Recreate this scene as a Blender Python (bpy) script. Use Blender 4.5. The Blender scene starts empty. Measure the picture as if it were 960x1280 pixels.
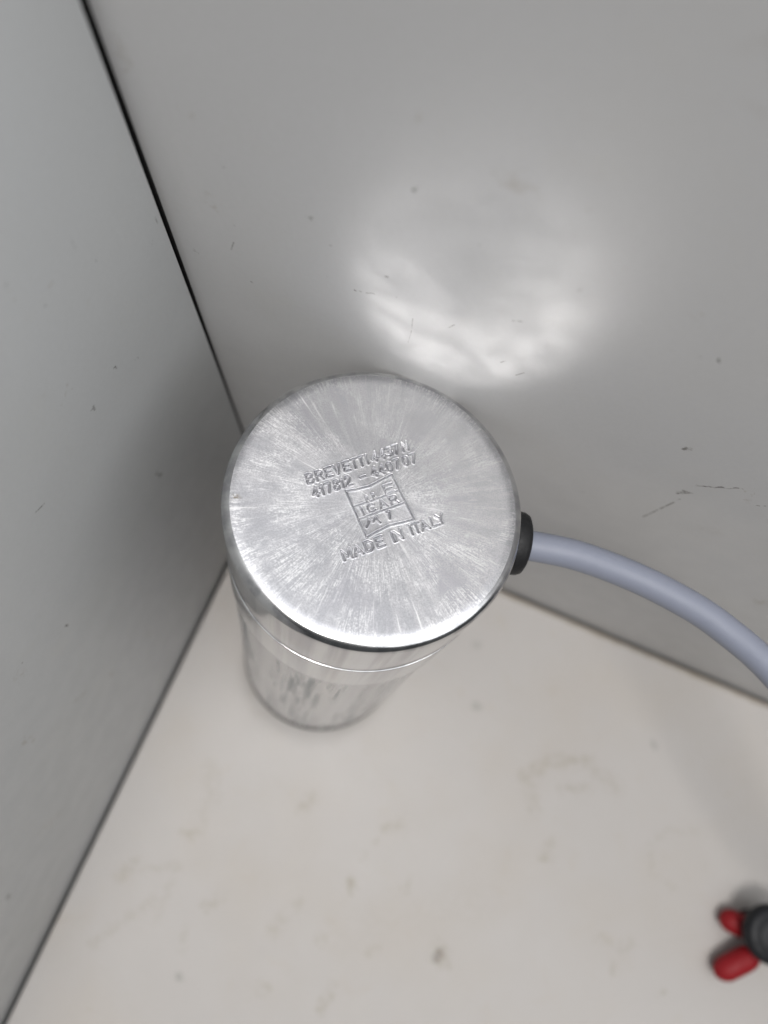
import bpy, bmesh, math, random
import numpy as np
from mathutils import Matrix, Vector

random.seed(4)
S = 0.03                                   # metres per scene unit: the can's radius is 30 mm
SC = bpy.context.scene
COL = SC.collection

# ------------------------------------------------------------------ camera
CAM_R = np.array([[0.91987005, 0.38744437, 0.06104058],
                  [0.39008174, -0.88746036, -0.24545946],
                  [-0.0409308, 0.24960162, -0.96748318]])      # rows: right, down, forward
CAM_C = np.array([2.15091742, -2.23636343, 10.01066743])       # in can radii
FPX, CX, CY = 901.83, 480.0, 640.0
cam_d = bpy.data.cameras.new('camera')
cam = bpy.data.objects.new('camera', cam_d)
COL.objects.link(cam)
mw = Matrix.Identity(4)
for i in range(3):
    mw[i][0] = CAM_R[0][i]
    mw[i][1] = -CAM_R[1][i]
    mw[i][2] = -CAM_R[2][i]
    mw[i][3] = CAM_C[i] * S
cam.matrix_world = mw
cam_d.sensor_fit = 'VERTICAL'
cam_d.sensor_height = 9.6
cam_d.lens = FPX / 1280.0 * 9.6
cam_d.clip_start = 0.005
cam_d.clip_end = 50.0
cam_d.dof.use_dof = True
cam_d.dof.focus_distance = 4.76 * S
cam_d.dof.aperture_fstop = 2.2
SC.camera = cam

# ------------------------------------------------------------------ light
world = bpy.data.worlds.new('World')
SC.world = world
world.use_nodes = True
bg = world.node_tree.nodes['Background']
bg.inputs[0].default_value = (0.93, 0.97, 1.0, 1.0)
bg.inputs[1].default_value = 0.07

CAN_M = np.array([[0.99957953, -0.00449483, 0.02864552],
                  [0.0, 0.98791207, 0.15501531],
                  [-0.02899603, -0.15495013, 0.98749668]])
CAN_O = np.array([1.72460786, -1.81204203, 0.15930077])
CAN_H = 5.3165
TOP = CAN_O + CAN_M[:, 2] * CAN_H


def area_lamp(name, target, direction, dist, size, power, color):
    d = bpy.data.lights.new(name, 'AREA')
    d.shape = 'DISK'
    d.size = size
    d.energy = power
    d.color = color
    o = bpy.data.objects.new(name, d)
    COL.objects.link(o)
    v = Vector(direction).normalized()
    o.location = Vector(target) * S + v * dist
    o.rotation_euler = v.to_track_quat('Z', 'Y').to_euler()
    return o


area_lamp('ceiling_lamp', TOP, (0.0, -0.283, 0.959), 1.6, 0.46, 15.8, (1.0, 0.965, 0.93))
area_lamp('window_light', TOP, (0.60, -0.03, 0.80), 0.32, 0.42, 0.82, (0.97, 0.985, 1.0))
area_lamp('ceiling_panel', TOP, (-0.02, 0.27, 0.96), 0.75, 1.0, 4.0, (0.99, 0.99, 1.0))

SC.view_settings.view_transform = 'Standard'
SC.view_settings.look = 'None'
SC.view_settings.exposure = -0.08
SC.view_settings.gamma = 1.0
SC.cycles.max_bounces = 12
SC.cycles.diffuse_bounces = 6
SC.cycles.glossy_bounces = 6
SC.cycles.caustics_reflective = True
SC.cycles.blur_glossy = 0.0
SC.cycles.sample_clamp_indirect = 0.0


# ------------------------------------------------------------------ helpers
def ray(px, py):
    return CAM_R.T @ np.array([(px - CX) / FPX, (py - CY) / FPX, 1.0])


def on_plane(px, py, axis, val=0.0):
    """Point (can radii) where the sight line of a photograph pixel meets a wall or the floor."""
    d = ray(px, py)
    return CAM_C + d * ((val - CAM_C[axis]) / d[axis])


def at_depth(px, py, depth):
    return CAM_C + ray(px, py) * depth


def link(name, me, mat, parent=None, smooth=True):
    o = bpy.data.objects.new(name, me)
    COL.objects.link(o)
    if mat:
        me.materials.append(mat)
    if smooth:
        me.polygons.foreach_set('use_smooth', [True] * len(me.polygons))
    if parent:
        o.parent = parent
    return o


def mesh(name, verts, faces):
    me = bpy.data.meshes.new(name)
    me.from_pydata([tuple(v) for v in verts], [], faces)
    me.update()
    return me


def lathe(prof, n=192, cap_first=False, cap_last=False):
    """prof: (radius, z) pairs, revolved about z."""
    V, F = [], []
    for r, z in prof:
        for k in range(n):
            a = 2 * math.pi * k / n
            V.append((r * math.cos(a) * S, r * math.sin(a) * S, z * S))
    for i in range(len(prof) - 1):
        for k in range(n):
            k2 = (k + 1) % n
            F.append((i * n + k, i * n + k2, (i + 1) * n + k2, (i + 1) * n + k))
    if cap_first:
        F.append(tuple(reversed(range(n))))
    if cap_last:
        F.append(tuple((len(prof) - 1) * n + k for k in range(n)))
    return V, F


def tube(pts, rad, n=32, cap=True):
    """pts in can radii -> a round tube with parallel-transported rings."""
    P = [Vector(p) for p in pts]
    V, F = [], []
    t0 = (P[1] - P[0]).normalized()
    u = t0.orthogonal().normalized()
    for i, p in enumerate(P):
        t = (P[min(i + 1, len(P) - 1)] - P[max(i - 1, 0)]).normalized()
        u = (u - t * u.dot(t)).normalized()
        w = t.cross(u)
        r = rad((p - P[0]).length / (P[-1] - P[0]).length) if callable(rad) else rad
        for k in range(n):
            a = 2 * math.pi * k / n
            q = p + (u * math.cos(a) + w * math.sin(a)) * r
            V.append(tuple(q * S))
    for i in range(len(P) - 1):
        for k in range(n):
            k2 = (k + 1) % n
            F.append((i * n + k, i * n + k2, (i + 1) * n + k2, (i + 1) * n + k))
    if cap:
        F.append(tuple(reversed(range(n))))
        F.append(tuple((len(P) - 1) * n + k for k in range(n)))
    return V, F


def catmull(pts, per=12):
    P = [np.array(p, float) for p in pts]
    P = [2 * P[0] - P[1]] + P + [2 * P[-1] - P[-2]]
    out = []
    for i in range(1, len(P) - 2):
        for k in range(per):
            t = k / per
            a, b, c, d = P[i - 1], P[i], P[i + 1], P[i + 2]
            out.append(0.5 * (2 * b + (c - a) * t + (2 * a - 5 * b + 4 * c - d) * t * t
                              + (3 * b - a - 3 * c + d) * t ** 3))
    out.append(P[-2])
    return out


def bevel_mesh(name, bm, width, seg=3):
    bmesh.ops.bevel(bm, geom=list(bm.edges), offset=width, segments=seg, profile=0.5, affect='EDGES')
    me = bpy.data.meshes.new(name)
    bm.to_mesh(me)
    bm.free()
    return me


# ------------------------------------------------------------------ node helpers
class NT:
    def __init__(self, name):
        self.m = bpy.data.materials.new(name)
        self.m.use_nodes = True
        self.t = self.m.node_tree
        self.t.nodes.clear()
        self.out = self.n('ShaderNodeOutputMaterial')
        self.b = self.n('ShaderNodeBsdfPrincipled')
        self.t.links.new(self.b.outputs[0], self.out.inputs[0])

    def n(self, kind, **kw):
        nd = self.t.nodes.new(kind)
        for k, v in kw.items():
            setattr(nd, k, v)
        return nd

    def l(self, a, b):
        self.t.links.new(a, b)

    def put(self, sock, v):
        if hasattr(v, 'is_output') or isinstance(v, bpy.types.NodeSocket):
            self.l(v, sock)
        else:
            sock.default_value = v

    def math(self, op, a, b=None, c=None, clamp=False):
        nd = self.n('ShaderNodeMath', operation=op, use_clamp=clamp)
        self.put(nd.inputs[0], a)
        if b is not None:
            self.put(nd.inputs[1], b)
        if c is not None:
            self.put(nd.inputs[2], c)
        return nd.outputs[0]

    def vmath(self, op, a, b=None):
        nd = self.n('ShaderNodeVectorMath', operation=op)
        self.put(nd.inputs[0], a)
        if b is not None:
            self.put(nd.inputs['Scale'] if op == 'SCALE' else nd.inputs[1], b)
        return nd.outputs['Value'] if op in ('LENGTH', 'DOT_PRODUCT', 'DISTANCE') else nd.outputs[0]

    def noise(self, vec, scale, detail=4, rough=0.55, dist=0.0):
        nd = self.n('ShaderNodeTexNoise')
        self.put(nd.inputs['Vector'], vec)
        nd.inputs['Scale'].default_value = scale
        nd.inputs['Detail'].default_value = detail
        nd.inputs['Roughness'].default_value = rough
        nd.inputs['Distortion'].default_value = dist
        return nd.outputs['Fac']

    def ramp(self, v, a, b, lo=0.0, hi=1.0, smooth=True):
        nd = self.n('ShaderNodeMapRange', interpolation_type='SMOOTHSTEP' if smooth else 'LINEAR')
        self.put(nd.inputs['Value'], v)
        for k, x in zip(('From Min', 'From Max', 'To Min', 'To Max'), (a, b, lo, hi)):
            self.put(nd.inputs[k], x)
        return nd.outputs['Result']

    def mix(self, fac, a, b, mode='MIX'):
        nd = self.n('ShaderNodeMix', data_type='RGBA', blend_type=mode)
        self.put(nd.inputs[0], fac)
        self.put(nd.inputs[6], a)
        self.put(nd.inputs[7], b)
        return nd.outputs[2]

    def coords(self):
        tc = self.n('ShaderNodeTexCoord')
        return self.vmath('SCALE', tc.outputs['Object'], 1.0 / S)     # in can radii

    def bump(self, h, strength, dist, normal=None):
        nd = self.n('ShaderNodeBump')
        nd.inputs['Strength'].default_value = strength
        nd.inputs['Distance'].default_value = dist
        self.l(h, nd.inputs['Height'])
        if normal is not None:
            self.l(normal, nd.inputs['Normal'])
        return nd.outputs[0]


def mark_group():
    """Distance to a line segment -> soft mask: one scratch, smear or speck on a panel."""
    g = bpy.data.node_groups.new('panel_mark', 'ShaderNodeTree')
    I = g.interface
    for nm, ty in (('P', 'NodeSocketVector'), ('A', 'NodeSocketVector'), ('B', 'NodeSocketVector'),
                   ('W', 'NodeSocketFloat'), ('Soft', 'NodeSocketFloat'), ('K', 'NodeSocketFloat')):
        I.new_socket(nm, in_out='INPUT', socket_type=ty)
    I.new_socket('Mask', in_out='OUTPUT', socket_type='NodeSocketFloat')
    gi, go = g.nodes.new('NodeGroupInput'), g.nodes.new('NodeGroupOutput')

    def vm(op, a, b):
        n = g.nodes.new('ShaderNodeVectorMath')
        n.operation = op
        g.links.new(a, n.inputs[0])
        g.links.new(b, n.inputs['Scale'] if op == 'SCALE' else n.inputs[1])
        return n.outputs['Value'] if op in ('DOT_PRODUCT', 'DISTANCE') else n.outputs[0]

    def sm(op, a, b, clamp=False):
        n = g.nodes.new('ShaderNodeMath')
        n.operation = op
        n.use_clamp = clamp
        g.links.new(a, n.inputs[0])
        g.links.new(b, n.inputs[1])
        return n.outputs[0]
    pa = vm('SUBTRACT', gi.outputs['P'], gi.outputs['A'])
    ba = vm('SUBTRACT', gi.outputs['B'], gi.outputs['A'])
    h = sm('DIVIDE', vm('DOT_PRODUCT', pa, ba), vm('DOT_PRODUCT', ba, ba), True)
    d = vm('DISTANCE', pa, vm('SCALE', ba, h))
    mr = g.nodes.new('ShaderNodeMapRange')
    mr.interpolation_type = 'SMOOTHSTEP'
    g.links.new(d, mr.inputs['Value'])
    g.links.new(sm('SUBTRACT', gi.outputs['W'], gi.outputs['Soft']), mr.inputs['From Min'])
    g.links.new(sm('ADD', gi.outputs['W'], gi.outputs['Soft']), mr.inputs['From Max'])
    mr.inputs['To Min'].default_value = 1.0
    mr.inputs['To Max'].default_value = 0.0
    g.links.new(sm('MULTIPLY', mr.outputs[0], gi.outputs['K']), go.inputs[0])
    return g


MARK = mark_group()


def panel_material(name, base, stain, axis, marks, stain_amt=0.5, rough=0.42):
    """White laminate with faint blotches, specks and the individual marks seen in the photograph.
    marks: (kind, px0, py0, px1, py1, width px, strength)"""
    t = NT(name)
    P = t.coords()
    warp = t.n('ShaderNodeTexNoise')
    t.l(P, warp.inputs['Vector'])
    warp.inputs['Scale'].default_value = 14.0
    warp.inputs['Detail'].default_value = 3.0
    off = t.vmath('SCALE', t.vmath('SUBTRACT', warp.outputs['Color'], (0.5, 0.5, 0.5)), 0.10)
    Pw = t.vmath('ADD', P, off)
    Ps = t.vmath('ADD', P, t.vmath('SCALE', t.vmath('SUBTRACT', warp.outputs['Color'], (0.5, 0.5, 0.5)), 0.26))
    big = t.ramp(t.noise(P, 0.55, 3), 0.42, 0.72)
    mid = t.ramp(t.noise(P, 2.3, 5, 0.62, 0.6), 0.56, 0.78)
    small = t.ramp(t.noise(P, 9.0, 4, 0.6, 0.4), 0.62, 0.80)
    col = t.mix(t.math('MULTIPLY', big, 0.16 * stain_amt), (*base, 1), (*stain, 1))
    col = t.mix(t.math('MULTIPLY', mid, 0.22 * stain_amt), col, (*stain, 1))
    col = t.mix(t.math('MULTIPLY', t.math('MULTIPLY', small, big), 0.45 * stain_amt), col, (stain[0] * .75, stain[1] * .7, stain[2] * .62, 1))
    fine_m = t.noise(P, 26.0, 5, 0.7)
    col = t.mix(t.ramp(fine_m, 0.3, 0.7, 0.0, 0.10), col, (base[0] * .72, base[1] * .72, base[2] * .70, 1))
    # specks: rare small voronoi dots
    vo = t.n('ShaderNodeTexVoronoi', feature='F1')
    t.l(P, vo.inputs['Vector'])
    vo.inputs['Scale'].default_value = 2.6
    speck_r = t.math('MULTIPLY', t.ramp(t.math('FRACT', t.math('MULTIPLY', vo.outputs['Color'], 7.31)), 0.72, 1.0, 0, 1, False), 0.035)
    speck = t.ramp(vo.outputs['Distance'], t.math('MULTIPLY', speck_r, 0.4), speck_r, 1.0, 0.0)
    col = t.mix(t.math('MULTIPLY', speck, 0.55), col, (0.13, 0.11, 0.09, 1))
    brk = t.ramp(t.noise(P, 22.0, 3), 0.30, 0.58)
    masks = {}
    for kind, x0, y0, x1, y1, w, k in marks:
        A, B = on_plane(x0, y0, axis), on_plane(x1, y1, axis)
        dep = CAM_R[2] @ (0.5 * (A + B) - CAM_C)
        g = t.n('ShaderNodeGroup')
        g.node_tree = MARK
        wr = w * 0.5 * dep / FPX
        t.l(Ps if kind == 's' else Pw if kind == 'd' else P, g.inputs['P'])
        g.inputs['A'].default_value = A
        g.inputs['B'].default_value = B + np.array([1e-4, 1e-4, 1e-4])
        g.inputs['W'].default_value = wr
        g.inputs['Soft'].default_value = wr * (1.3 if kind == 's' else 0.8)
        g.inputs['K'].default_value = k
        masks[kind] = g.outputs[0] if kind not in masks else t.math('MAXIMUM', masks[kind], g.outputs[0])
    tone = {'d': (0.07, 0.06, 0.05, 1), 's': (0.24, 0.19, 0.115, 1), 'l': (0.10, 0.09, 0.08, 1)}
    for kind, mk in masks.items():
        col = t.mix(t.math('MULTIPLY', mk, brk if kind != 's' else t.math('MULTIPLY', t.ramp(t.noise(P, 12.0, 4), 0.34, 0.60), 0.95)), col, tone[kind])
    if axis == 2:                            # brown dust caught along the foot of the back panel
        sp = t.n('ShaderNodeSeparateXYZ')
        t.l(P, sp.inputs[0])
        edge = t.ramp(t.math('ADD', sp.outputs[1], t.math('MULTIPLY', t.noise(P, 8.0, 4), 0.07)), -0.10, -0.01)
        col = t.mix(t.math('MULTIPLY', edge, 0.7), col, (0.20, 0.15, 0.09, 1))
    t.l(col, t.b.inputs['Base Color'])
    t.l(t.ramp(t.noise(P, 3.5, 5), 0.3, 0.7, rough - 0.07, rough + 0.10), t.b.inputs['Roughness'])
    t.b.inputs['Specular IOR Level'].default_value = 0.25
    grain = t.noise(P, 70.0, 4, 0.6)
    wave = t.noise(P, 1.2, 2)
    n1 = t.bump(wave, 0.05, 0.02 * S)
    t.l(t.bump(grain, 0.05, 0.01 * S, n1), t.b.inputs['Normal'])
    return t.m


def plain(name, color, rough, spec=0.5, grain=0.0, scale=40.0, var=0.15):
    t = NT(name)
    P = t.coords()
    nz = t.noise(P, scale * 0.3, 4)
    c2 = tuple(c * (1 - var) for c in color)
    t.l(t.mix(nz, (*color, 1), (*c2, 1)), t.b.inputs['Base Color'])
    t.l(t.ramp(t.noise(P, scale * 0.5, 3), 0.3, 0.7, rough - 0.06, rough + 0.08), t.b.inputs['Roughness'])
    t.b.inputs['Specular IOR Level'].default_value = spec
    if grain:
        t.l(t.bump(t.noise(P, scale, 4), grain, 0.01 * S), t.b.inputs['Normal'])
    return t.m


def aluminium_face():
    t = NT('stamped_aluminium')
    P = t.coords()
    sp = t.n('ShaderNodeSeparateXYZ')
    t.l(P, sp.inputs[0])
    flat = t.n('ShaderNodeCombineXYZ')
    t.l(sp.outputs[0], flat.inputs[0])
    t.l(sp.outputs[1], flat.inputs[1])
    r = t.vmath('LENGTH', flat.outputs[0])
    dr = t.vmath('NORMALIZE', flat.outputs[0])

    def radial(freq, rs, off, detail=3, wob=0.0):
        q = t.n('ShaderNodeCombineXYZ')
        s2 = t.n('ShaderNodeSeparateXYZ')
        t.l(t.vmath('SCALE', dr, freq), s2.inputs[0])
        t.l(s2.outputs[0], q.inputs[0])
        t.l(s2.outputs[1], q.inputs[1])
        t.l(t.math('MULTIPLY_ADD', r, rs, off), q.inputs[2])
        return t.noise(q.outputs[0], 1.0, detail, 0.6, wob)
    fine = radial(34.0, 3.0, 1.0, 3)
    mid = radial(9.0, 1.6, 5.0, 4, 0.3)
    wide = radial(2.2, 0.8, 9.0, 2)
    spark = t.ramp(fine, 0.60, 0.72)
    spark2 = t.ramp(radial(70.0, 5.0, 3.0, 2), 0.63, 0.76)
    band = t.ramp(mid, 0.40, 0.62)
    grain = t.noise(P, 75.0, 4, 0.7)
    # grain drawn out along the radius
    gl = radial(110.0, 9.0, 2.0, 2)
    blot = t.ramp(t.noise(P, 3.6, 5, 0.62, 0.4), 0.42, 0.58)
    worn = t.math('MULTIPLY', t.ramp(t.math('ADD', t.math('MULTIPLY', grain, 0.5), t.math('MULTIPLY', gl, 0.5)), 0.46, 0.60), blot)
    scr = t.math('MAXIMUM', t.math('MULTIPLY', spark, band), t.math('MULTIPLY', spark2, t.math('MULTIPLY_ADD', band, 0.5, 0.35)))
    base = t.mix(band, (0.54, 0.545, 0.575, 1), (0.66, 0.66, 0.685, 1))
    gr2 = t.noise(P, 105.0, 3, 0.7)
    base = t.mix(t.ramp(gr2, 0.36, 0.62, 0.55, 0.0), base, (0.36, 0.36, 0.39, 1))
    sector = t.ramp(radial(1.6, 0.5, 20.0, 3), 0.52, 0.62)
    base = t.mix(t.math('MULTIPLY', sector, 0.62), base, (0.44, 0.44, 0.48, 1))
    base = t.mix(t.math('MULTIPLY', scr, 0.9), base, (0.98, 0.98, 0.985, 1))
    base = t.mix(t.math('MULTIPLY', worn, 0.85), base, (0.93, 0.93, 0.94, 1))
    # shade of the stamped grooves painted in as a dark tint
    pr = t.n('ShaderNodeAttribute', attribute_name='pressed')
    base = t.mix(t.ramp(pr.outputs['Fac'], 0.30, 0.90, 0.0, 0.80), base, (0.20, 0.20, 0.22, 1))
    # one small brown stain near the left rim
    d = t.vmath('DISTANCE', flat.outputs[0], (-0.83, -0.39, 0.0))
    st = t.math('MULTIPLY', t.ramp(d, 0.01, 0.05, 1, 0), t.ramp(t.noise(P, 30.0, 3), 0.42, 0.62))
    base = t.mix(t.math('MULTIPLY', st, 0.75), base, (0.25, 0.20, 0.13, 1))
    t.l(base, t.b.inputs['Base Color'])
    t.b.inputs['Metallic'].default_value = 1.0
    rg = t.ramp(wide, 0.35, 0.65, 0.38, 0.44)
    rg = t.math('ADD', rg, t.math('MULTIPLY', worn, 0.14))
    rg = t.math('ADD', rg, t.math('MULTIPLY', scr, 0.06))
    t.l(rg, t.b.inputs['Roughness'])
    b2 = t.n('ShaderNodeBsdfPrincipled')
    b2.inputs['Metallic'].default_value = 1.0
    b2.inputs['Base Color'].default_value = (0.74, 0.74, 0.75, 1)
    at = t.n('ShaderNodeAttribute', attribute_name='pressed')
    t.l(t.math('MULTIPLY_ADD', at.outputs['Fac'], 0.22, 0.19), b2.inputs['Roughness'])
    # the sheet kept its mill polish towards one side and is frosted by handling on the other
    side = t.math('ADD', t.vmath('DOT_PRODUCT', flat.outputs[0], (0.45, 0.80, 0.0)), t.math('MULTIPLY', t.math('SUBTRACT', wide, 0.5), 0.15))
    polish = t.ramp(side, -0.60, 0.65, 0.10, 1.0)
    ms = t.n('ShaderNodeMixShader')
    mf = t.math('MULTIPLY', t.ramp(t.math('ADD', r, t.math('MULTIPLY', t.math('SUBTRACT', wide, 0.5), 0.2)), 0.25, 0.75, 0.40, 0.58), polish)
    t.l(t.math('MAXIMUM', mf, t.math('MULTIPLY', at.outputs['Fac'], 0.36)), ms.inputs[0])
    t.l(t.b.outputs[0], ms.inputs[1])
    t.l(b2.outputs[0], ms.inputs[2])
    t.l(ms.outputs[0], t.out.inputs[0])
    t.b.inputs['Anisotropic'].default_value = 0.3
    tg = t.n('ShaderNodeTangent', direction_type='RADIAL', axis='Z')
    t.l(tg.outputs[0], t.b.inputs['Tangent'])
    h = t.math('ADD', t.math('MULTIPLY', fine, 0.8), t.math('MULTIPLY', gl, 0.5))
    t.l(t.bump(h, 0.06, 0.012 * S), t.b.inputs['Normal'])
    return t.m


def aluminium_side():
    t = NT('drawn_aluminium')
    P = t.coords()
    sp = t.n('ShaderNodeSeparateXYZ')
    t.l(P, sp.inputs[0])
    q = t.n('ShaderNodeCombineXYZ')
    t.l(sp.outputs[0], q.inputs[0])
    t.l(sp.outputs[1], q.inputs[1])
    t.l(t.math('MULTIPLY', sp.outputs[2], 0.035), q.inputs[2])
    streak = t.noise(q.outputs[0], 22.0, 4, 0.65)
    streak2 = t.noise(q.outputs[0], 6.0, 3, 0.6)
    low = t.ramp(sp.outputs[2], 3.7, 4.05, 1.0, 0.12)             # the scuffed lower tube
    blot = t.ramp(t.noise(q.outputs[0], 3.6, 5, 0.65, 0.2), 0.44, 0.62)
    scuff = t.math('MULTIPLY', t.math('MULTIPLY', t.ramp(streak, 0.46, 0.62), blot), low)
    base = t.mix(t.ramp(streak2, 0.38, 0.62), (0.52, 0.52, 0.535, 1), (0.80, 0.80, 0.805, 1))
    base = t.mix(t.math('MULTIPLY', low, 0.40), base, (0.50, 0.495, 0.50, 1))
    base = t.mix(t.math('MULTIPLY', scuff, 0.6), base, (0.26, 0.30, 0.31, 1))
    t.l(base, t.b.inputs['Base Color'])
    t.b.inputs['Metallic'].default_value = 1.0
    rg = t.math('ADD', t.math('MULTIPLY', low, 0.10), 0.13)
    rg = t.math('ADD', rg, t.math('MULTIPLY', scuff, 0.2))
    rg = t.math('ADD', rg, t.ramp(sp.outputs[2], CAN_H - 0.05, CAN_H - 0.012, 0.0, 0.07))
    t.l(rg, t.b.inputs['Roughness'])
    return t.m


# ------------------------------------------------------------------ the setting: floor panel, two wall panels, table top below
def box(name, corners_lo, corners_hi, mat, bev, edit=None):
    bm = bmesh.new()
    bmesh.ops.create_cube(bm, size=1.0)
    lo, hi = Vector(corners_lo), Vector(corners_hi)
    for v in bm.verts:
        v.co = Vector([(lo[i] if v.co[i] < 0 else hi[i]) * S for i in range(3)])
        if edit:
            edit(v)
    me = bevel_mesh(name, bm, bev * S, 3)
    return link(name, me, mat, smooth=False)


FLOOR_MARKS = [
    ('d', 549, 1192, 546, 1197, 9, 0.62), ('s', 549, 1194, 552, 1198, 18, 0.5),
    ('s', 680, 1068, 690, 1052, 7, 0.5), ('s', 678, 1071, 688, 1072, 7, 0.6),
    ('s', 655, 970, 690, 952, 12, 0.35), ('s', 690, 952, 735, 952, 12, 0.35), ('s', 700, 985, 738, 984, 7, 0.35),
    ('s', 668, 1010, 662, 985, 14, 0.25), ('s', 735, 955, 770, 985, 16, 0.22),
    ('s', 440, 1098, 438, 1114, 8, 0.6), ('s', 452, 1075, 475, 1046, 5, 0.3), ('s', 480, 1035, 500, 1032, 9, 0.4),
    ('s', 505, 1116, 512, 1100, 7, 0.35), ('s', 378, 1010, 390, 998, 12, 0.35),
    ('s', 815, 1090, 812, 1060, 6, 0.22), ('s', 812, 1060, 835, 1035, 6, 0.22), ('s', 835, 1035, 870, 1040, 6, 0.2),
    ('s', 815, 1092, 845, 1112, 6, 0.2), ('s', 766, 1206, 766, 1216, 6, 0.45), ('s', 825, 1244, 830, 1240, 6, 0.4),
    ('s', 790, 1180, 776, 1184, 10, 0.25), ('s', 750, 1172, 760, 1178, 10, 0.25),
    ('d', 816, 929, 819, 932, 7, 0.35), ('d', 594, 881, 598, 884, 9, 0.30), ('d', 594, 806, 598, 807, 8, 0.20),
    ('s', 228, 1041, 240, 1043, 8, 0.4), ('s', 150, 1095, 170, 1075, 10, 0.32), ('s', 180, 1085, 225, 1082, 8, 0.25),
    ('s', 115, 1180, 190, 1125, 8, 0.28), ('s', 195, 1150, 215, 1100, 7, 0.22), ('d', 224, 1219, 226, 1222, 8, 0.4),
    ('s', 255, 1135, 275, 1125, 9, 0.35), ('s', 228, 1190, 232, 1160, 8, 0.2), ('s', 400, 1265, 415, 1235, 9, 0.4),
    ('s', 340, 1165, 352, 1150, 12, 0.3), ('s', 400, 1172, 404, 1176, 9, 0.35), ('s', 462, 1190, 470, 1184, 9, 0.35),
    ('s', 325, 1237, 332, 1236, 10, 0.35), ('s', 268, 1000, 262, 960, 16, 0.16), ('s', 372, 1128, 376, 1130, 9, 0.3),
    ('s', 265, 975, 250, 1040, 10, 0.16), ('s', 430, 1160, 600, 1130, 40, 0.06),
]
BACK_MARKS = [
    ('d', 866, 607, 925, 611, 2.6, 0.95), ('l', 868, 607, 905, 610, 1.8, 0.6), ('s', 925, 611, 945, 617, 4, 0.55),
    ('s', 938, 615, 940, 627, 5, 0.5), ('d', 946, 632, 960, 633, 2.5, 0.8),
    ('d', 847, 616, 861, 615, 5.0, 0.85), ('d', 842, 626, 850, 624, 3.6, 0.85), ('l', 804, 646, 842, 628, 2.4, 0.65),
    ('d', 853, 563, 863, 561, 3.4, 0.8), ('d', 724, 614, 727, 615, 3.0, 0.7), ('d', 806, 583, 808, 584, 2.4, 0.7),
    ('s', 955, 752, 950, 754, 11, 0.55), ('s', 878, 660, 895, 665, 14, 0.12),
    ('d', 516, 238, 519, 236, 5.0, 0.85), ('d', 481, 346, 483, 346, 3.4, 0.8), ('s', 490, 292, 500, 292, 3.0, 0.4),
    ('d', 443, 362, 452, 364, 2.2, 0.8), ('d', 458, 366, 466, 367, 1.8, 0.8), ('d', 495, 371, 496, 373, 2.6, 0.6),
    ('l', 516, 398, 514, 415, 1.6, 0.45), ('l', 514, 415, 510, 428, 1.4, 0.35), ('l', 560, 410, 568, 406, 1.8, 0.5),
    ('l', 641, 401, 653, 402, 2.2, 0.6), ('s', 668, 405, 690, 406, 2.2, 0.5), ('s', 690, 406, 704, 414, 2.4, 0.5),
    ('l', 626, 453, 632, 451, 2.0, 0.5), ('l', 645, 469, 655, 466, 2.0, 0.5), ('d', 725, 363, 727, 361, 3.0, 0.6),
    ('s', 636, 226, 664, 238, 20, 0.32), ('s', 632, 224, 650, 226, 9, 0.3), ('s', 736, 264, 742, 266, 5, 0.4),
    ('s', 625, 197, 629, 198, 5, 0.4), ('s', 515, 143, 528, 142, 5, 0.35), ('s', 642, 171, 648, 172, 5, 0.35),
    ('s', 945, 136, 960, 136, 11, 0.6), ('s', 920, 55, 950, 62, 16, 0.22), ('s', 878, 130, 895, 132, 12, 0.12),
    ('s', 800, 391, 814, 400, 2.6, 0.55), ('s', 866, 406, 880, 395, 4, 0.5), ('s', 872, 400, 882, 396, 4, 0.4),
    ('s', 832, 437, 836, 441, 3.5, 0.6), ('d', 897, 449, 899, 451, 3.6, 0.85), ('d', 874, 446, 875, 447, 2.6, 0.6),
    ('s', 926, 428, 930, 433, 3, 0.5), ('s', 820, 332, 828, 333, 4.5, 0.45), ('s', 781, 257, 784, 258, 3.5, 0.3),
    ('s', 146, 40, 158, 92, 9, 0.42), ('s', 150, 60, 154, 88, 12, 0.30), ('s', 228, 134, 231, 142, 9, 0.4),
    ('s', 256, 240, 260, 256, 7, 0.3), ('d', 278, 207, 280, 209, 2.6, 0.5), ('d', 292, 283, 293, 284, 2.6, 0.5),
    ('l', 292, 303, 289, 312, 2.0, 0.55), ('d', 315, 353, 317, 354, 2.4, 0.5), ('d', 383, 270, 388, 272, 3.0, 0.5),
    ('d', 553, 307, 554, 308, 2.4, 0.5), ('d', 570, 309, 571, 310, 2.4, 0.5), ('d', 600, 305, 601, 306, 2.2, 0.4),
    ('d', 408, 345, 409, 346, 2.2, 0.6), ('d', 411, 305, 412, 306, 2.0, 0.5), ('d', 243, 313, 246, 315, 3.0, 0.5),
]
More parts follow.
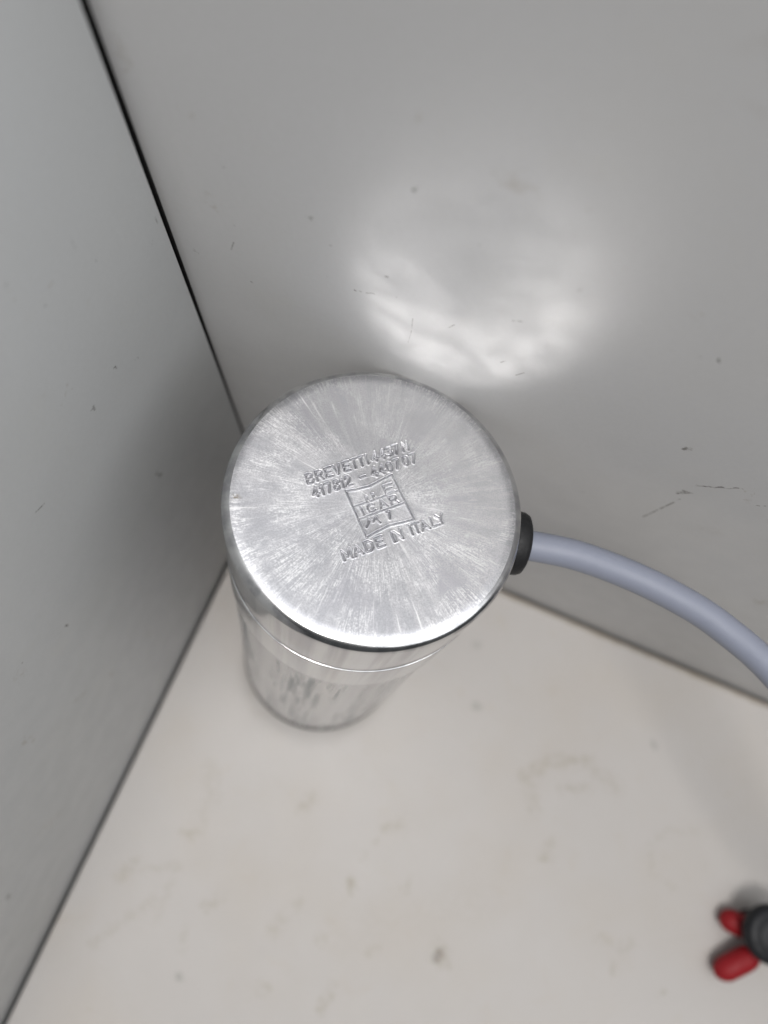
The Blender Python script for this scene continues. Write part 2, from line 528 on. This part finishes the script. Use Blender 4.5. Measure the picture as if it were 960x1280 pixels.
LEFT_MARKS = [
    ('s', 58, 352, 68, 342, 5, 0.6), ('s', 15, 371, 20, 367, 4, 0.6), ('d', 6, 357, 9, 356, 3, 0.5),
    ('d', 56, 384, 58, 385, 3.4, 0.6), ('d', 143, 459, 145, 460, 4.4, 0.85), ('l', 45, 640, 55, 630, 2.6, 0.8),
    ('d', 195, 592, 202, 593, 4.5, 0.6), ('d', 115, 510, 117, 511, 3.2, 0.6), ('s', 80, 493, 86, 486, 4, 0.4),
    ('d', 190, 303, 192, 305, 2.6, 0.6), ('l', 194, 272, 197, 279, 2.4, 0.5), ('d', 91, 304, 93, 305, 2.6, 0.5),
    ('d', 120, 325, 121, 326, 2.4, 0.4), ('d', 83, 781, 85, 782, 3.0, 0.9), ('s', 92, 880, 104, 868, 6, 0.5),
    ('s', 32, 924, 42, 923, 7, 0.4), ('d', 9, 1121, 11, 1123, 4.5, 0.6), ('s', 138, 838, 142, 842, 5, 0.4),
    ('s', 50, 1040, 75, 1015, 12, 0.18), ('s', 22, 845, 28, 845, 7, 0.3), ('s', 228, 340, 236, 365, 4, 0.3),
    ('s', 180, 790, 188, 794, 6, 0.3), ('d', 170, 448, 172, 449, 2.5, 0.4),
]

m_floor = panel_material('floor_laminate', (0.470, 0.451, 0.436), (0.42, 0.36, 0.28), 2, FLOOR_MARKS, 1.0, 0.62)
m_back = panel_material('back_laminate', (0.55, 0.55, 0.552), (0.55, 0.53, 0.47), 1, BACK_MARKS, 0.6, 0.36)
m_left = panel_material('left_laminate', (0.52, 0.527, 0.527), (0.52, 0.51, 0.46), 0, LEFT_MARKS, 0.6, 0.36)
m_joint_shade = plain('joint_shade_black', (0.012, 0.011, 0.011), 0.8, 0.2)  # black that stands for the shade inside the upright joint
m_table = plain('dark_chipboard', (0.034, 0.025, 0.017), 0.8, 0.2, 0.3, 20.0, 0.4)

GAP = 0.055
flo = box('floor', (GAP, -16.0, -0.62), (17.0, -GAP * 0.8, 0.0), m_floor, 0.010)
bw = box('back_wall', (-0.9, 0.0, -0.62), (17.0, 0.6, 8.9), m_back, 0.012)


def lean(v):
    # the side panel stops just short of the back panel, a little more so towards the top
    if v.co.y > -1 * S and v.co.x > -0.3 * S:
        v.co.y = (-0.021 - 0.0038 * v.co.z / S) * S


lw = box('left_wall', (-0.6, -16.0, -0.62), (0.0, 0.0, 8.9), m_left, 0.012, lean)
tb = box('table_top', (-3.0, -18.0, -1.2), (19.0, 3.0, -0.622), m_table, 0.02)
js = box('joint_shade_strip', (-0.58, -0.013, -0.60), (-0.006, -0.001, 8.85), m_joint_shade, 0.0004)  # added strip, colours the gap as dark as deep shade
js['kind'] = 'structure'
js['label'] = 'added black strip painting the shade in the upright joint between the two wall panels'
for o in (flo, lw):                         # bare chipboard on the cut edges of the panels
    o.data.materials.append(m_table)
    ax = 2 if o is flo else 0
    for p in o.data.polygons:
        if abs(p.normal[ax]) < 0.4:
            p.material_index = 1
for o in (flo, bw, lw, tb):
    o['kind'] = 'structure'
flo['label'] = 'off white laminate floor panel with brown smudges under the aluminium can'
bw['label'] = 'grey white back panel with scratches carrying the bright round reflection'
lw['label'] = 'plain grey white side panel left of the dark upright joint'
tb['label'] = 'dark table top beneath the white panels, glimpsed in the joints'

# ------------------------------------------------------------------ the capacitor can
m_face = aluminium_face()
m_side = aluminium_side()
m_rubber = plain('black_rubber', (0.010, 0.010, 0.011), 0.55, 0.35, 0.35, 60.0, 0.3)
m_base_shade = plain('base_shade_grey', (0.11, 0.107, 0.105), 0.55, 0.4, 0.2, 40.0, 0.3)  # dark grey that stands for the contact shade at the foot
m_cable = plain('grey_pvc', (0.225, 0.242, 0.300), 0.42, 0.45, 0.12, 50.0, 0.08)

root = bpy.data.objects.new('capacitor', None)
COL.objects.link(root)
rm = Matrix.Identity(4)
for i in range(3):
    for j in range(3):
        rm[i][j] = CAN_M[i][j]
    rm[i][3] = CAN_O[i] * S
root.matrix_world = rm
root['label'] = 'cylindrical aluminium capacitor can with stamped end leaning against the back panel'
root['category'] = 'capacitor'

ZS = 4.60                                   # seam height
H = CAN_H
RC = 1.013                                  # outer radius of the upper shell
HR = CAN_H - 0.0072 + 0.001                    # the face rolls off a little before the edge
ER = 0.072                                  # radius of the rolled top edge


def arc(cx, cz, r, a0, a1, n):
    return [(cx + r * math.cos(math.radians(a0 + (a1 - a0) * k / n)),
             cz + r * math.sin(math.radians(a0 + (a1 - a0) * k / n))) for k in range(n + 1)]


# lower tube: rounded foot, straight wall, rolled bead, lip under the seam
prof = [(0.0, 0.0), (0.5, 0.0)] + arc(0.86, 0.14, 0.14, -90, 0, 10)
prof += [(1.0, 0.6), (1.0, 2.0), (1.0, 3.4), (1.0, 3.86), (1.002, 3.90), (1.013, 3.93), (1.016, 4.0), (1.016, 4.3)]
prof += [(1.016, ZS - 0.02)] + arc(1.010, ZS - 0.006, 0.006, 0, 90, 5) + [(0.975, ZS)]
V, F = lathe(prof[1:], 224, cap_first=True)
body = link('tube', mesh('tube', V, F), m_side, root)
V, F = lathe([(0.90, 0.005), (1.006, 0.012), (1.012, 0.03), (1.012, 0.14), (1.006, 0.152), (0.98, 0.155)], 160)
ring = link('base_shade_ring', mesh('base_shade_ring', V, F), m_base_shade, root)  # added ring, its colour paints the shade band around the can's foot
# upper shell: from inside the lip up to the rolled edge
prof = [(0.975, ZS - 0.004), (0.989, ZS - 0.003), (0.996, ZS + 0.004), (RC - .003, ZS + 0.018), (RC, ZS + 0.04), (RC, ZS + 0.3)]
prof += arc(RC - ER, HR - ER, ER, 0, 80, 14)
V, F = lathe(prof, 224)
cap = link('shell', mesh('shell', V, F), m_side, root)

# ---- stamped end face: strokes of every letter pressed into the sheet
GL = {
    'B': [[(0, 0), (0, 1), (.6, 1), (.8, .87), (.8, .65), (.6, .53), (0, .53)], [(.6, .53), (.9, .38), (.9, .14), (.65, 0), (0, 0)]],
    'R': [[(0, 0), (0, 1), (.65, 1), (.88, .85), (.88, .65), (.65, .5), (0, .5)], [(.5, .5), (.92, 0)]],
    'E': [[(.85, 0), (0, 0), (0, 1), (.85, 1)], [(0, .52), (.7, .52)]],
    'V': [[(0, 1), (.45, 0), (.9, 1)]],
    'T': [[(0, 1), (.9, 1)], [(.45, 1), (.45, 0)]],
    'I': [[(.2, 0), (.2, 1)]],
    '4': [[(.65, 0), (.65, 1), (0, .28), (.95, .28)]],
    '3': [[(0, .9), (.3, 1), (.7, .95), (.8, .75), (.65, .55), (.35, .53)], [(.65, .55), (.85, .35), (.75, .08), (.35, 0), (0, .12)]],
    '6': [[(.8, .92), (.45, 1), (.1, .75), (0, .35), (.2, .03), (.6, 0), (.85, .25), (.65, .52), (.25, .52), (.05, .35)]],
    '7': [[(0, 1), (.85, 1), (.35, 0)]],
    'N': [[(0, 0), (0, 1), (.8, 0), (.8, 1)]],
    '1': [[(.05, .75), (.35, 1), (.35, 0)]],
    '8': [[(.42, .53), (.1, .68), (.12, .93), (.42, 1), (.72, .93), (.75, .68), (.42, .53), (.05, .35), (.08, .08), (.42, 0), (.78, .08), (.8, .35), (.42, .53)]],
    '2': [[(.02, .78), (.2, .98), (.6, 1), (.8, .78), (.65, .5), (0, 0), (.88, 0)]],
    '-': [[(0, .42), (.8, .42)]],
    '0': [[(.42, 0), (.12, .1), (0, .5), (.12, .9), (.42, 1), (.72, .9), (.84, .5), (.72, .1), (.42, 0)]],
    'M': [[(0, 0), (0, 1), (.5, .25), (1, 1), (1, 0)]],
    'A': [[(0, 0), (.48, 1), (.96, 0)], [(.17, .34), (.79, .34)]],
    'D': [[(0, 0), (0, 1), (.5, 1), (.85, .75), (.85, .25), (.5, 0), (0, 0)]],
    'L': [[(0, 1), (0, 0), (.8, 0)]],
    'Y': [[(0, 1), (.45, .5), (.9, 1)], [(.45, .5), (.45, 0)]],
    'C': [[(.85, .85), (.5, 1), (.12, .85), (0, .5), (.12, .13), (.5, 0), (.85, .15)]],
}


def line_of(chars, base, h, w, slant=0.12):
    out = []
    for ch, u in chars:
        for st in GL[ch]:
            out.append([(u + x * w + y * h * slant, base + y * h) for x, y in st])
    return out


ST = []                                     # (polyline, width, depth)
for s in line_of([('B', -.376), ('R', -.309), ('E', -.241), ('V', -.180), ('E', -.110), ('T', -.052), ('T', -.002),
                  ('I', .052), ('4', .098), ('4', .153), ('3', .208), ('7', .258), ('N', .330)], .270, .066, .046):
    ST.append((s, .0040, 1.0))
for s in line_of([('4', -.376), ('1', -.322), ('7', -.284), ('8', -.226), ('1', -.178), ('2', -.142), ('-', -.034),
                  ('4', .052), ('4', .106), ('0', .164), ('7', .220), ('0', .290), ('7', .344)], .166, .066, .044):
    ST.append((s, .0040, 1.0))
for s in line_of([('M', -.356), ('A', -.280), ('D', -.196), ('E', -.118), ('I', -.012), ('N', .017), ('I', .122), ('T', .150),
                  ('A', .206), ('L', .286), ('Y', .326)], -.306, .066, .056, 0.04):
    ST.append((s, .0042, 0.95))
# the maker's square: wavy outline, two bars, ICAR between them, marks above and below
SQ = [(-.160, .137), (-.085, .122), (.005, .114), (.090, .128), (.181, .139)]
BQ = [(.185, -.210), (.105, -.203), (.012, -.190), (-.07, -.200), (-.163, -.213)]
ST.append((SQ + BQ + [SQ[0]], .0028, 0.95))
ST.append(([(-.152, .015), (.012, .012), (.178, .017)], .0028, 0.9))
ST.append(([(-.154, -.078), (.012, -.078), (.176, -.080)], .0028, 0.9))
for s in line_of([('I', -.124), ('C', -.074), ('A', .008), ('R', .090)], -.064, .058, .054, 0.0):
    ST.append((s, .0034, 0.95))
for s in line_of([('E', .086)], .022, .060, .070, 0.05):
    ST.append((s, .0036, 0.8))
ST.append(([(-.050, .052), (-.052, .024), (-.046, .020)], .0075, 0.8))
ST.append(([(.000, .052), (-.002, .024), (.006, .020)], .0075, 0.8))
ST.append(([(-.133, -.147), (-.112, -.128), (-.094, -.098), (-.088, -.120), (-.076, -.128), (-.060, -.112), (-.036, -.100),
            (-.046, -.124), (-.036, -.150)], .0034, 0.9))
ST.append(([(.036, -.098), (.054, -.094), (.046, -.124), (.036, -.148)], .0034, 0.8))

TU = math.radians(46.0)
cu, su = math.cos(TU), math.sin(TU)
STEP = 0.0024
us = np.arange(-0.435, 0.4351, STEP)
vs = np.arange(-0.375, 0.3951, STEP)
UU, VV = np.meshgrid(us, vs, indexing='ij')


def lattice(U_, V_, scale, seed):
    rs = np.random.RandomState(seed)
    g = rs.rand(64, 64)
    x, y = (U_ + 2) * scale, (V_ + 2) * scale
    xi, yi = np.floor(x).astype(int), np.floor(y).astype(int)
    fx, fy = x - xi, y - yi
    fx, fy = fx * fx * (3 - 2 * fx), fy * fy * (3 - 2 * fy)
    G = lambda a, b: g[a % 64, b % 64]
    return (G(xi, yi) * (1 - fx) + G(xi + 1, yi) * fx) * (1 - fy) + (G(xi, yi + 1) * (1 - fx) + G(xi + 1, yi + 1) * fx) * fy


wx = (lattice(UU, VV, 22, 1) - .5) * .002
wy = (lattice(UU, VV, 22, 2) - .5) * .002
relief = np.zeros_like(UU)
lipf = np.zeros_like(UU)
for poly, w, dep in ST:
    d = np.full(UU.shape, 9.0)
    x0, x1 = min(p[0] for p in poly) - .04, max(p[0] for p in poly) + .04
    y0, y1 = min(p[1] for p in poly) - .04, max(p[1] for p in poly) + .04
    i0, i1 = np.searchsorted(us, [x0, x1])
    j0, j1 = np.searchsorted(vs, [y0, y1])
    sl = (slice(i0, i1), slice(j0, j1))
    X, Y = UU[sl] + wx[sl], VV[sl] + wy[sl]
    dd = d[sl]
    for (ax, ay), (bx, by) in zip(poly[:-1], poly[1:]):
        L2 = (bx - ax) ** 2 + (by - ay) ** 2 + 1e-12
        h = np.clip(((X - ax) * (bx - ax) + (Y - ay) * (by - ay)) / L2, 0, 1)
        dd = np.minimum(dd, np.hypot(X - ax - h * (bx - ax), Y - ay - h * (by - ay)))
    k = np.clip((w + .0040 - dd) / .0064, 0, 1)
    k = k * k * (3 - 2 * k)
    relief[sl] = np.maximum(relief[sl], k * dep)
    lipf[sl] = np.maximum(lipf[sl], np.exp(-((dd - w - .0075) / .0035) ** 2) * dep)
wear = 0.70 + 0.4 * lattice(UU, VV, 9, 5)
# the upper right of the stamp is worn almost flat
wear *= 1.0 - 0.55 * np.clip((UU - .02) / .1, 0, 1) * np.clip((VV - .30) / .03, 0, 1)
inside = ((UU > -.158) & (UU < .180) & (VV > -.205) & (VV < .128)).astype(float)
ZG = -0.0165 * relief * np.clip(wear, .35, 1.15) + 0.0016 * lipf * (1 - np.clip(relief * 2, 0, 1)) * wear
ZG += 0.0014 * (lattice(UU, VV, 14, 8) - .5) * inside

DISH = 0.033                                # the end face is dished very slightly inwards
RF = RC - ER + ER * math.cos(math.radians(80))


def dish(r2):
    # a shallow dish with a faint swelling under the stamp
    z = H + DISH * (r2 / RF ** 2 - 1.0) + 0.003 * (np.exp(-r2 / 0.16) - math.exp(-RF ** 2 / 0.16))
    return z - 2.4 * np.maximum(np.sqrt(r2) - 0.90, 0.0) ** 2


nu, nv = UU.shape
Xl, Yl = UU * cu - VV * su, UU * su + VV * cu
Zl = dish(Xl ** 2 + Yl ** 2) + ZG
verts = np.stack([Xl, Yl, Zl], -1).reshape(-1, 3)
idx = np.arange(nu * nv).reshape(nu, nv)
quads = np.stack([idx[:-1, :-1], idx[1:, :-1], idx[1:, 1:], idx[:-1, 1:]], -1).reshape(-1, 4)
loop = list(idx[:, 0]) + list(idx[-1, 1:]) + list(idx[-2::-1, -1]) + list(idx[0, -2:0:-1])
NB = len(loop)
bxy = verts[loop][:, :2]
ang = np.arctan2(bxy[:, 1], bxy[:, 0])
rings = [np.array(loop)]
V = [verts]
base_i = nu * nv
NR = 26
for j in range(1, NR + 1):
    s = j / NR
    tgt = np.stack([np.cos(ang), np.sin(ang)], 1) * RF
    xy = bxy * (1 - s) + tgt * s
    r2 = (xy ** 2).sum(1)
    V.append(np.concatenate([xy, dish(r2)[:, None]], 1))
    rings.append(base_i + np.arange(NB))
    base_i += NB
Q = [quads]
for a, b in zip(rings[:-1], rings[1:]):
    Q.append(np.stack([a, b, np.roll(b, -1), np.roll(a, -1)], -1))
V = np.concatenate(V) * S
Q = np.concatenate(Q)
me = bpy.data.meshes.new('end_face')
me.vertices.add(len(V))
me.vertices.foreach_set('co', V.ravel())
me.loops.add(len(Q) * 4)
me.loops.foreach_set('vertex_index', Q.ravel().astype(np.int32))
me.polygons.add(len(Q))
me.polygons.foreach_set('loop_start', np.arange(0, len(Q) * 4, 4, dtype=np.int32))
me.polygons.foreach_set('loop_total', np.full(len(Q), 4, dtype=np.int32))
me.update(calc_edges=True)
me.validate()
pa = me.attributes.new('pressed', 'FLOAT', 'POINT')
pv = np.zeros(len(V), dtype=np.float32)
pv[:nu * nv] = relief.ravel()
pa.data.foreach_set('value', pv)
face = link('end_face', me, m_face, root)

# ---- cable and its grommet
CAN_INV = CAN_M.T


def to_can(p):
    return CAN_INV @ (np.array(p) - CAN_O)


GZ = H - 0.34
GA = math.radians(14.6)
gdir = np.array([math.cos(GA), math.sin(GA), 0.0])
CD = 0.110                                  # cable radius
gp = [(0.10, 0.0), (0.222, 0.0), (0.230, 0.015), (0.232, 0.06), (0.228, 0.10), (0.216, 0.126), (0.190, 0.140), (0.150, 0.146), (0.120, 0.146), (0.111, 0.138), (0.111, 0.0)]
V, F = lathe(gp, 64)
gr = link('grommet', mesh('grommet', V, F), m_rubber, root)
q = Vector(gdir).to_track_quat('Z', 'Y').to_matrix().to_4x4()
q.translation = Vector(gdir * 0.99 + np.array([0, 0, GZ])) * S
gr.matrix_local = q

px = [(716, 693), (767, 710.5), (818.5, 733), (873, 763), (911, 790.5), (948.5, 822), (985, 862), (1020, 915), (1048, 980)]
dep = [5.20, 5.22, 5.22, 5.22, 5.22, 5.24, 5.26, 5.30, 5.40]
pts = [gdir * 0.98 + np.array([0, 0, GZ]), gdir * 1.17 + np.array([0, 0, GZ])]
pts += [to_can(at_depth(x, y, d)) for (x, y), d in zip(px, dep)]
pts += [to_can((7.6, -2.6, 3.4)), to_can((9.6, -2.9, 1.2)), to_can((10.8, -3.0, 0.14)), to_can((13.0, -3.0, 0.112))]
V, F = tube(catmull(pts, 10), CD, 40)
cb = link('cable', mesh('cable', V, F), m_cable, root)

# ------------------------------------------------------------------ small black stand with red feet, cut off by the frame
m_black = plain('black_plastic', (0.008, 0.009, 0.012), 0.55, 0.35, 0.1, 40.0, 0.2)
m_grey = plain('dark_grey_plastic', (0.020, 0.021, 0.024), 0.55, 0.4, 0.1, 40.0, 0.2)
m_red = plain('red_rubber', (0.26, 0.008, 0.013), 0.6, 0.3, 0.1, 40.0, 0.15)
KH = 0.62
kc = on_plane(969, 1171, 2, KH)
st = bpy.data.objects.new('stand', None)
COL.objects.link(st)
st.location = (kc[0] * S, kc[1] * S, 0)
st['label'] = 'small round black stand with red feet at the right edge of the floor'
st['category'] = 'stand'
KR = 35.0 * (CAM_R[2] @ (kc - CAM_C)) / FPX
prof = [(KR * .42, 0.0), (KR * .42, 0.42), (KR * .90, 0.45), (KR * .98, 0.48), (KR, 0.51), (KR, 0.57), (KR * .95, 0.61), (KR * .84, 0.635), (KR * .62, 0.642), (KR * .58, 0.642)]
V, F = lathe(prof, 96, cap_first=True)
kn = link('hub', mesh('hub', V, F), m_black, st)
V, F = lathe([(KR * .58, 0.60), (KR * .57, 0.648), (KR * .50, 0.654), (KR * .2, 0.660), (0.01, 0.662)], 96, cap_last=True)
kt = link('top_pad', mesh('top_pad', V, F), m_grey, st)


def foot(pa, pb, za, zb, r):
    a, b = on_plane(*pa, 2, za), on_plane(*pb, 2, zb)
    a, b = a - np.array([kc[0], kc[1], 0]), b - np.array([kc[0], kc[1], 0])
    pts = [a + (b - a) * (0.5 - 0.5 * math.cos(math.pi * k / 24)) for k in range(25)]

    def rad(s):
        e = min(min(s, 1 - s) * 3.2, 1.0)              # rounded ends
        return r * max(0.12, math.sqrt(1 - (1 - e) ** 2))
    V, F = tube(pts, rad, 32)
    link('foot', mesh('foot', V, F), m_red, st)


foot((899, 1145), (948, 1166), 0.15, 0.26, 0.138)
foot((893, 1218), (948, 1190), 0.19, 0.30, 0.145)
